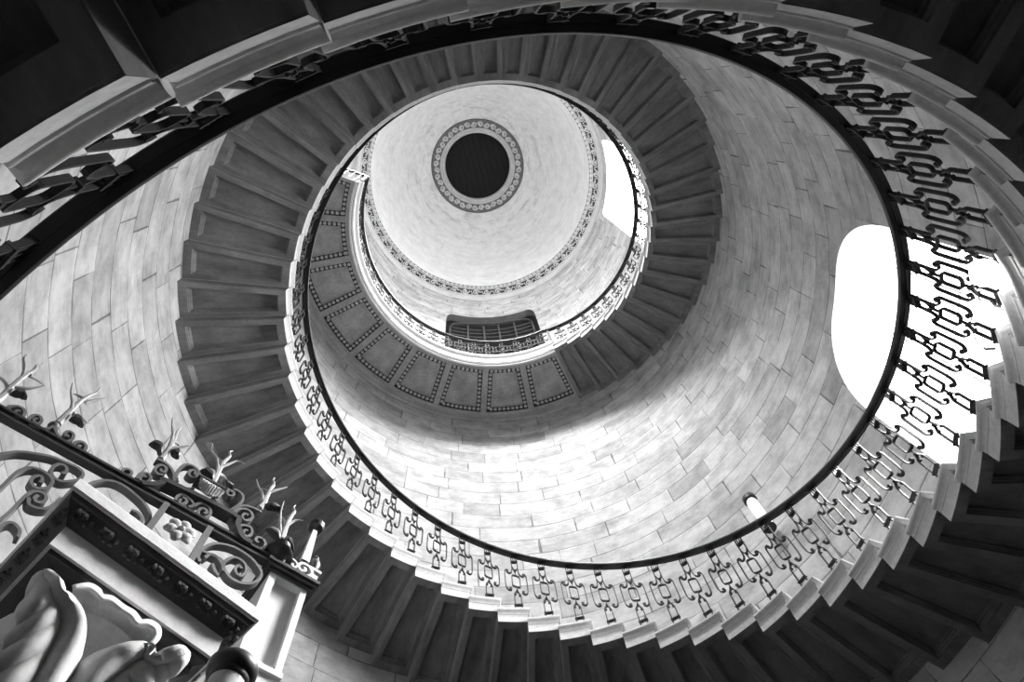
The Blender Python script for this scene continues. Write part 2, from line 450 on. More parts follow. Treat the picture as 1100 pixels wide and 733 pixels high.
# cornice frieze round the foot of the dome
fr = thing('frieze_ring', 'carved scrolling frieze circling the foot of the pale dome', 'frieze', (0, 0, 24.9))
mb = MB(); ringprof(mb, [(3.795, -0.42), (3.77, -0.30), (3.74, -0.2), (3.74, -0.12), (3.72, -0.08)]); mb.build('bed_moulding', M_CARVE, fr, True)
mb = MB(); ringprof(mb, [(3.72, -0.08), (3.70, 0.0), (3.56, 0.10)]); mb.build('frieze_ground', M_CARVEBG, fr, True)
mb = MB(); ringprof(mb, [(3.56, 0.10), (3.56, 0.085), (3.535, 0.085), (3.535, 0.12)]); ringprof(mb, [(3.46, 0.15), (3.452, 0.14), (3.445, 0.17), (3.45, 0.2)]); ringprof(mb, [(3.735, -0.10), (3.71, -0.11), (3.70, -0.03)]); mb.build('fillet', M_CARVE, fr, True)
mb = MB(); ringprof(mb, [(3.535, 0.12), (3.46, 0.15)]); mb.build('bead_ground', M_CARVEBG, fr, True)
mb = MB()
L = []
for i in range(900):                      # one continuous string of beads
    a = 2 * PI * i / 900; r_ = 0.010 + 0.034 * abs(math.sin(PI * 150 * i / 900)) ** 0.6
    L.append([pol(3.50 + r_ * math.cos(q * PI / 3), a, 0.118 + 0.8 * r_ * math.sin(q * PI / 3)) for q in range(6)])
L.append(L[0]); mb.loops(L)
mb.build('bead_row', M_CARVE, fr, True)
mb = MB()
NS = 64
for i in range(NS):                       # running scrolls with leaves between them
    a = 2 * PI * i / NS; s = 1 if i % 2 else -1
    def fp(u, v): # u along, v radial -1..1
        rr = 3.63 + 0.055 * v; return pol(rr, a + u / 3.63, 0.045 - 0.1 * (v * 0.055) / 0.14 - 0.03)
    pts = [fp(0.115 * (1 - q / 14 * 0.8) * math.cos(s * (PI + q * 0.62)), 1.25 * (1 - q / 14 * 0.8) * math.sin(s * (PI + q * 0.62))) for q in range(15)]
    mb.tube(pts, [0.024 - 0.0006 * q for q in range(15)], 4)
    for q in (0.5, 1.6, 2.7, 3.8, 4.9):
        mb.ball(fp(0.15 * math.cos(q * 1.25), 1.2 * math.sin(q * 1.25)), 0.03, 5, 3)
    mb.ball(fp(0.0, 0), 0.03, 6, 4)
mb.build('frieze_carving', M_CARVE, fr, True)

oc = thing('oculus_ring', 'round carved ring framing the dark oculus of the dome', 'ceiling ring', (0, 0, ZO))
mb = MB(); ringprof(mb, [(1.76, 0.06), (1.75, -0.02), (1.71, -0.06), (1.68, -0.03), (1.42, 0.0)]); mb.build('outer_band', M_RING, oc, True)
mb = MB(); ringprof(mb, [(1.42, 0.0), (1.42, -0.03), (1.40, -0.05), (1.375, -0.03), (1.365, 0.0), (1.34, 0.02), (1.31, -0.02), (1.28, -0.02), (1.25, 0.02), (1.23, 0.06), (1.23, 0.35)]); mb.build('inner_moulding', stone('ring_moulding', 0.42, 0.55, 4.0), oc, True)
mb = MB()
for i in range(40):
    a = 2 * PI * i / 40; s = 1 if i % 2 else -1
    pts = [pol(1.55 + 0.105 * (1 - q / 11 * .7) * math.sin(s * (PI + q * .7)), a + 0.07 * (1 - q / 11 * .7) * math.cos(s * (PI + q * .7)), -0.03) for q in range(12)]
    mb.tube(pts, 0.027, 4); mb.ball(pol(1.545, a, -0.03), 0.03, 5, 3); mb.ball(pol(1.6, a + .05, -0.03), 0.022, 5, 3)
mb.build('ring_carving', stone('ring_carving', 0.45, 0.6, 4.0), oc, True)
mb = MB(); mb.lathe([(1.24, 0), (1.24, 0.05)], 64)
tag(mb.build('oculus_cover', M_WOOD, loc=(0, 0, ZO + 0.34), rz=0.0), 'dark boarded disc closing the oculus at the top of the dome', 'ceiling hatch')

# ------------------------------------------------------------------ steps
def polyloop(r0, r1, a0, a1, z, n=4):
    inner = [pol(r0, a0 + (a1 - a0) * i / n, z) for i in range(n + 1)]
    outer = [pol(r1, a1 + (a0 - a1) * i / n, z) for i in range(n + 1)]
    return inner + outer
def insetloop(r0, r1, a0, a1, z, mi, mo, ms, n=4):
    """panel outline with straight sides kept ms metres from the edges"""
    def side(r, a, s): return a + s * ms / r
    ri, ro = r0 + mi, r1 - mo
    A0, A1 = side(ri, a0, 1), side(ri, a1, -1); B0, B1 = side(ro, a0, 1), side(ro, a1, -1)
    inner = [pol(ri, A0 + (A1 - A0) * i / n, z) for i in range(n + 1)]
    outer = [pol(ro, B1 + (B0 - B1) * i / n, z) for i in range(n + 1)]
    return inner + outer
def make_step():
    t = thing('stone_step', 'x', 'stair step')
    a0, a1 = -DT, 0.003
    mb = MB()
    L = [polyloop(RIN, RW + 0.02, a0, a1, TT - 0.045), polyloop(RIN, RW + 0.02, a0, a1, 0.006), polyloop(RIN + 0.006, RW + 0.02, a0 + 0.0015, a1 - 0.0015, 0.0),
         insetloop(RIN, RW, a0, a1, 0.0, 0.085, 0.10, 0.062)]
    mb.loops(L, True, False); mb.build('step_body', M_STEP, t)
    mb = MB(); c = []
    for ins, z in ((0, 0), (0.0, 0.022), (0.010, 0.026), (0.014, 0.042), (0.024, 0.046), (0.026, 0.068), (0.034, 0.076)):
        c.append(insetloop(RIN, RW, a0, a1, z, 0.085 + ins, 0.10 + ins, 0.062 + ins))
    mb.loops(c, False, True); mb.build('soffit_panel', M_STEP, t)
    # tread with bull nose at the well end and the front
    mb = MB(); P = []
    for ins, z in ((0.02, TT - 0.045), (0.006, TT - 0.040), (0.0, TT - 0.030), (0.0, TT - 0.015), (0.006, TT - 0.004), (0.02, TT)):
        r0 = RIN - 0.036 + ins; n = 4
        fa = lambda r_: a0 - (0.036 - ins) / r_
        P.append([pol(r0, fa(r0) + (a1 - fa(r0)) * i / n, z) for i in range(n + 1)] + [pol(RW + 0.01, a1 + (fa(RW) - a1) * i / n, z) for i in range(n + 1)])
    mb.loops(P, True, True); mb.build('tread', M_TREAD, t, True)
    # cove under the nosing, the fascia strip at the well end
    mb = MB(); P = []
    for r_, z in ((RIN + 0.001, TT - 0.084), (RIN - 0.007, TT - 0.080), (RIN - 0.009, TT - 0.070), (RIN - 0.003, TT - 0.064), (RIN - 0.010, TT - 0.052), (RIN - 0.020, TT - 0.045)):
        P.append([pol(r_, a0 - 0.004 + (a1 - a0 + 0.003) * i / 4, z) for i in range(5)])
    back = [[pol(RIN + 0.001, a0 - 0.004 + (a1 - a0 + 0.003) * i / 4, z) for i in range(5)] for z in (TT - 0.045,)]
    mb.loops(P + back, closed=False); mb.build('cove', M_TREAD, t, True)
    # pale end face of the step towards the well
    mb = MB(); mb.loops([[pol(RIN - 0.0015, a0 + (a1 - a0) * i / 4, z) for i in range(5)] for z in (0.0, TT - 0.082)], closed=False)
    mb.build('end_face', M_TREAD, t)
    return t
def kids(o): return [c for c in bpy.data.objects if c.parent == o]
def copy_thing(src, ch, loc, rz):
    o = src.copy(); COL.objects.link(o); o.location = loc; o.rotation_euler = (0, 0, rz)
    for c, gs in ch:
        n = c.copy(); COL.objects.link(n); n.parent = o
        for g_ in gs:
            q = g_.copy(); COL.objects.link(q); q.parent = n
    return o
ORD1 = 'first second third fourth fifth sixth seventh eighth ninth tenth eleventh twelfth thirteenth fourteenth fifteenth sixteenth seventeenth eighteenth nineteenth twentieth'.split()
def ordinal(n):
    if n <= 20: return ORD1[n - 1]
    tens = {2: ('twenty', 'twentieth'), 3: ('thirty', 'thirtieth'), 4: ('forty', 'fortieth'), 5: ('fifty', 'fiftieth')}[n // 10]
    return tens[1] if n % 10 == 0 else tens[0] + '-' + ORD1[n % 10 - 1]
def side(k):
    p = Vector(pol(3.0, th(k), ZS + H * k)) - cam.matrix_world.translation
    q = Matrix(R0) @ p; x, y = q.x / q.z * 837.7 + 550, q.y / q.z * 837.7 + 366.5
    a = math.degrees(math.atan2(y - (270 if k > 7 else 330), x - (490 if k > 7 else 640))) % 360
    return ['right', 'lower right', 'bottom', 'lower left', 'left', 'upper left', 'top', 'upper right'][int((a + 22.5) // 45) % 8]
def step_label(what, k, coilsplit=8):
    if k >= coilsplit: return '%s, %s down from the coffered gallery, %s of upper coil' % (what, ordinal(K_TOP - k + 1), side(k))
    if k == -12: return '%s right below the small tubular wall lamp, in the lower coil' % what
    if k > -12: return '%s, %s up from the wall lamp, %s of lower coil' % (what, ordinal(k + 12), side(k))
    return '%s, %s down from the wall lamp, %s of lower coil' % (what, ordinal(-12 - k), side(k))
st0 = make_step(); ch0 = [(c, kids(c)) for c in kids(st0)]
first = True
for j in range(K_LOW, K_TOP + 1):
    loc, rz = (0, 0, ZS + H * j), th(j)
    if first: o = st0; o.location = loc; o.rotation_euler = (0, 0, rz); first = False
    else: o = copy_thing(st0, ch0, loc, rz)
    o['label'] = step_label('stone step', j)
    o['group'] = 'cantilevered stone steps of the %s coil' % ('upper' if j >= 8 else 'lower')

# ------------------------------------------------------------------ balustrade panels
def make_panel(sh, hgt, name='baluster_panel'):
    """wrought iron panel; local x tangential, y radial outwards, z up; sheared by sh"""
    t = thing(name, 'x', 'baluster')
    # local frame: the thing sits at the axis with rotation so that +x is radial: build straight in that frame
    def f(x, y, z): return (RP + y, x, z)          # x tangential -> local y
    k = 1.0; zt = hgt
    def S(pts): return [(x, (z if z > .98 else .12 + (z - .06) * .953) + sh * x) for x, z in pts]
    D, T = 0.022, 0.0092
    def blk(xc, zc, hx, hz, hy):
        q = S([(xc, zc)])[0]; mb.box(RP - hy, RP + hy, q[0] - hx, q[0] + hx, q[1] - hz, q[1] + hz)
    def eye(x, z, r_=.0125):
        q = S([(x, z)])[0]; mb.tube([f(q[0], -D / 2, q[1]), f(q[0], D / 2, q[1])], r_, 8)
    for sg in (1, -1):
        br = [(.079, .657), (.080, .668), (.092, .672), (.105, .660), (.113, .635), (.115, .60), (.115, .50), (.115, .40), (.113, .355), (.108, .322), (.094, .294), (.076, .286), (.059, .297), (.054, .316), (.062, .331)]
        mb = MB(); mb.ribbon(S(smoothline([(sg * x, z) for x, z in br], 2)), T, D, 0, f)
        eye(sg * .067, .320); mb.build('scroll', M_IRON, t)
    ring = []
    for cxx, czz, a0 in ((.020, .563, 0), (-.020, .563, 90), (-.020, .420, 180), (.020, .420, 270)):
        for q in range(4): ring.append((cxx + .021 * math.cos(math.radians(a0 + q * 30)), czz + .036 * math.sin(math.radians(a0 + q * 30))))
    mb = MB(); mb.ribbon(S(ring), T, D, 0, f, True)
    mb.ribbon(S([(0, .598), (0, .69)]), T, D * 0.8, 0, f); mb.ribbon(S([(0, .385), (0, .31)]), T, D * 0.8, 0, f)
    mb.build('ring', M_IRON, t)
    mb = MB()
    for sg in (1, -1):
        up = [(.032, zt), (.032, .86), (.032, .76), (.034, .70), (.040, .655), (.052, .628), (.070, .620), (.086, .630), (.093, .646), (.086, .658)]
        mb.ribbon(S(smoothline([(sg * x, z) for x, z in up], 2)), T, D, 0, f)
        mb.ribbon(S([(sg * .012, zt), (sg * .012, .86)]), T * .8, D * .8, 0, f)
        mb.ribbon(S(smoothline([(sg * .028, .765), (sg * .020, .735), (sg * .008, .705), (0, .688)], 2)), T, D, 0, f)
        eye(sg * .083, .650, .0135)
    blk(0, .880, .038, .010, .018); blk(0, .698, .010, .009, .017)
    mb.build('upper_fork', M_IRON, t)
    mb = MB()
    for sg in (1, -1):
        dn = [(.034, .06), (.034, .10), (.034, .20), (.033, .235), (.022, .262), (.010, .290), (.001, .318)]
        mb.ribbon(S(smoothline([(sg * x, z) for x, z in dn], 2)), T, D, 0, f)
        eye(sg * .021, .235, .009)
    blk(0, .306, .010, .008, .017)
    mb.build('lower_fork', M_IRON, t)
    mb = MB(); mb.box(RP - .016, RP + .016, -.046, .046, 0.108, .120)
    for sg in (-1, 1): mb.box(RP - .008, RP + .008, sg * .034 - .006, sg * .034 + .006, .0, .107)
    mb.build('foot', M_IRON, t)
    return t
KO = -0.75
hp = zrail(KO) - (ZS + TT)
bp0 = make_panel(H / DT / RP, hp); chp = [(c, []) for c in kids(bp0)]
first = True
for j in range(K_LOW, K_TOP + 1):
    loc, rz = (0, 0, ZS + TT + H * j), th(j + KO)
    if first: o = bp0; o.location = loc; o.rotation_euler = (0, 0, rz); first = False
    else: o = copy_thing(bp0, chp, loc, rz)
    o['label'] = step_label('black iron baluster', j).replace('black iron baluster right below', 'black iron baluster right below')
    o['group'] = 'scrolled iron balusters of the %s coil' % ('upper' if j >= 8 else 'lower')

# handrail
def railmesh(ks, zf, mb, prof):
    L = []
    for k in ks: L.append([pol(r_, th(k), zf(k) + z) for r_, z in prof])
    mb.loops(L, True, True)
PR = [(r_, z_) for r_, z_ in [(2.583, 0.0), (2.578, 0.012), (2.578, 0.03), (2.586, 0.05), (2.605, 0.062), (2.633, 0.062), (2.652, 0.05), (2.660, 0.03), (2.660, 0.012), (2.655, 0.0)]]
hr = thing('handrail', 'long black handrail winding up the open well of the stair', 'handrail', (0, 0, 0))
mb = MB(); ks = [K_LOW - 0.5 + i * 0.25 for i in range(int((48.4 - K_LOW + .5) / .25) + 1)]
railmesh(ks, zrail, mb, PR); mb.build('rail_cap', M_RAILM, hr, True)
mb = MB(); railmesh(ks, zrail, mb, [(2.615, -0.006), (2.615, 0.004), (2.645, 0.004), (2.645, -0.006)]); mb.build('rail_band', M_RAILM, hr)

# ------------------------------------------------------------------ gallery
KG0, KG1 = 48.02, 69.4
gal = thing('gallery', 'level stone gallery with coffered underside at the head of the stair', 'gallery', (0, 0, 0))
NC = 9; KP = (KG1 - KG0) / NC
mb = MB()
def gq(k0_, k1_, r0, r1, z): # soffit strip
    n = 6
    for i in range(n):
        a, b = th(k0_ + (k1_ - k0_) * i / n), th(k0_ + (k1_ - k0_) * (i + 1) / n)
        mb.add([pol(r0, a, z), pol(r0, b, z), pol(r1, b, z), pol(r1, a, z)], [(0, 1, 2, 3)])
coffers = []
for c in range(NC):
    a0, a1 = th(KG0 + KP * c), th(KG0 + KP * (c + 1))
    out = polyloop(2.70, RW + .02, a0, a1, ZGAL, 8)
    mb.loops([out, insetloop(2.70, RW, a0, a1, ZGAL, 0.07, 0.13, 0.06, 8)])
    coffers.append((a0, a1))
# top, ends and edge
mb.loops([[pol(2.66, th(KG0 + (KG1 - KG0) * i / 60), ZGT) for i in range(61)], [pol(RW + .02, th(KG0 + (KG1 - KG0) * i / 60), ZGT) for i in range(61)]], closed=False)
for kk in (KG0, KG1): mb.add([pol(2.70, th(kk), ZGAL), pol(RW, th(kk), ZGAL), pol(RW, th(kk), ZGT), pol(2.66, th(kk), ZGT)], [(0, 1, 2, 3)])
mb.build('gallery_slab', M_GAL, gal)
for a0, a1 in coffers:
    mb = MB(); mb.loops([insetloop(2.70, RW, a0, a1, ZGAL + z, 0.07 + i, 0.13 + i, 0.06 + i, 8) for i, z in ((.085, .06), (.10, .06), (.10, .085))], False, True)
    cf = mb.build('coffer', M_GALP, gal)
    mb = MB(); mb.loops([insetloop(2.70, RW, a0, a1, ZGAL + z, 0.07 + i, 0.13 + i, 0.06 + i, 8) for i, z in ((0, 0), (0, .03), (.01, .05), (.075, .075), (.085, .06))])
    mb.build('border_shade', M_CARVEBG, cf)  # dark strip: shade around the eggs put into the colour
    mb = MB()
    lp = insetloop(2.70, RW, a0, a1, ZGAL + .045, 0.07 + .043, 0.13 + .043, 0.06 + .043, 8)
    lp = [Vector(p) for p in lp]; lp.append(lp[0]); acc = 0
    for p, q in zip(lp, lp[1:]):
        l = (q - p).length
        while acc < l:
            mb.ball(tuple(p.lerp(q, acc / l)), 0.036, 6, 4, (1, 1, .8)); acc += 0.088
        acc -= l
    mb.build('egg_moulding', M_CARVE, cf)
mb = MB(); n = 90; L = []
for i in range(n + 1):
    a = th(KG0 - 0.05 + (KG1 - KG0 + .05) * i / n)
    L.append([pol(r_, a, z) for r_, z in ((2.70, ZGAL), (2.70, ZGAL - .03), (2.665, ZGAL - .03), (2.665, ZGAL + .02), (2.64, ZGAL + .06), (2.625, ZGAL + .06), (2.625, ZGAL + .25), (2.60, ZGAL + .28), (2.57, ZGAL + .31), (2.565, ZGAL + .36), (2.58, ZGT), (2.70, ZGT))])
mb.loops(L, True, True); mb.build('gallery_edge', M_GALW, gal, True)
mb = MB()
for i in range(210):
    a = th(KG0 + (KG1 - KG0) * (i + .5) / 210); mb.ball(pol(2.652, a, ZGAL + .03), .02, 5, 4)
mb.build('bead_moulding', M_CARVE, gal)
mb = MB(); L = []
for i in range(n + 1):
    a = th(KG0 + (KG1 - KG0) * i / n)
    L.append([pol(r_, a, z) for r_, z in ((RW + .01, ZGAL - .16), (RW - .03, ZGAL - .14), (RW - .04, ZGAL - .05), (RW - .07, ZGAL), (RW + .01, ZGAL))])
mb.loops(L, True, True); mb.build('wall_moulding', M_GAL, gal, True)
# gallery balustrade
ZGR = 16.0
bg0 = make_panel(0.0, ZGR - ZGT, 'gallery_baluster'); chg = [(c, []) for c in kids(bg0)]
first = True; q = 0
kk = KG0 + 0.55
while kk < KG1 - 0.2:
    q += 1
    if first: o = bg0; o.location = (0, 0, ZGT); o.rotation_euler = (0, 0, th(kk)); first = False
    else: o = copy_thing(bg0, chg, (0, 0, ZGT), th(kk))
    o['label'] = 'iron baluster on the gallery edge, %s past the head of the stair' % ordinal(q)
    o['group'] = 'iron balusters along the gallery'
    kk += 1.0
mb = MB(); ks = [KG0 + (KG1 - KG0) * i / 80 for i in range(81)]
railmesh(ks, lambda k: ZGR, mb, PR)
gr = mb.build('gallery_handrail', M_RAILM, None, True)
mb = MB()
for k in (KG0 + 0.02, KG1 - .02):
    a = th(k); mb.loops([[pol(RP - .02, a - .01, z), pol(RP + .02, a - .01, z), pol(RP + .02, a + .01, z), pol(RP - .02, a + .01, z)] for z in (ZGT, ZGR)], True, True)
mb.build('end_post', M_IRON, gr)
# return of the rail at the far end of the gallery towards the wall
mb = MB(); a = th(KG1 - .04)
mb.loops([[pol(r_, a - .008, ZGR + z0) for z0 in (0.0,)] + [pol(r_, a + .008, ZGR), pol(r_, a + .008, ZGR + .05), pol(r_, a - .008, ZGR + .05)] for r_ in (2.6, 3.79)], True, True)
for i in range(1, 9):
    r_ = 2.62 + i * 0.13; mb.tube([pol(r_, a, ZGT), pol(r_, a, ZGR)], .012, 5)
mb.build('end_rail', M_RAILM, gr)
tag(gr, 'black level handrail along the inner edge of the gallery', 'handrail')

# ------------------------------------------------------------------ wall lamp and flood lamps
a = th(-11.93)
wl = thing('wall_lamp', 'small white tubular lamp with dark round cap on the stone wall', 'lamp', pol(3.70, a, 7.72), a)
mb = MB(); mb.lathe([(.055, 0), (.066, .02), (.066, .56), (.055, .60)], 20); mb.build('lamp_tube', glow('tube_glow', 1.6), wl, True)
mb = MB(); mb.lathe([(.075, .60), (.085, .61), (.085, .68), (.06, .71)], 20); mb.lathe([(.075, -.02), (.075, .0)], 20); mb.box(.0, .10, -.03, .03, .62, .68); mb.build('lamp_cap', M_IRON, wl, True)
LP = ((1.1668, 3.653, .070, 'topmost'), (1.2819, 3.841, .050, 'middle'), (1.4087, 4.018, .026, 'lowest'))
M_BULB = glow('flood_bulb', 22.0)
for i, (a, z, r_, lab) in enumerate(LP):
    fl = thing('flood_lamp', 'glaring round lamp clamped to the step edge before the tall window, %s of three' % lab, 'lamp', pol(2.53, a, z), a, 'flood lamps clamped to the step edge')
    mb = MB(); mb.ball((-.01, 0, 0), r_, 18, 12); mb.build('bulb', M_BULB, fl, True)
    mb = MB(); mb.tube([(r_ - .015, 0, -.005), (.03 + r_ * .3, 0, -.03), (.055, 0, -.05)], .008, 6); mb.ball((r_ - .008, 0, 0), r_ * .45, 10, 6); mb.build('clamp', M_IRON, fl)
mb = MB()
for (a0_, z0_, r0_, l0_), (a1_, z1_, r1_, l1_) in zip(LP, LP[1:]):
    pts = [pol(2.55, a0_ + (a1_ - a0_) * t / 8, z0_ + (z1_ - z0_) * t / 8 + .04 + .10 * math.sin(PI * t / 8)) for t in range(9)]
    mb.tube(pts, .0035, 5)
tag(mb.build('lamp_cable', M_IRON), 'thin black cable looping between the glaring lamps on the step edge', 'cable')

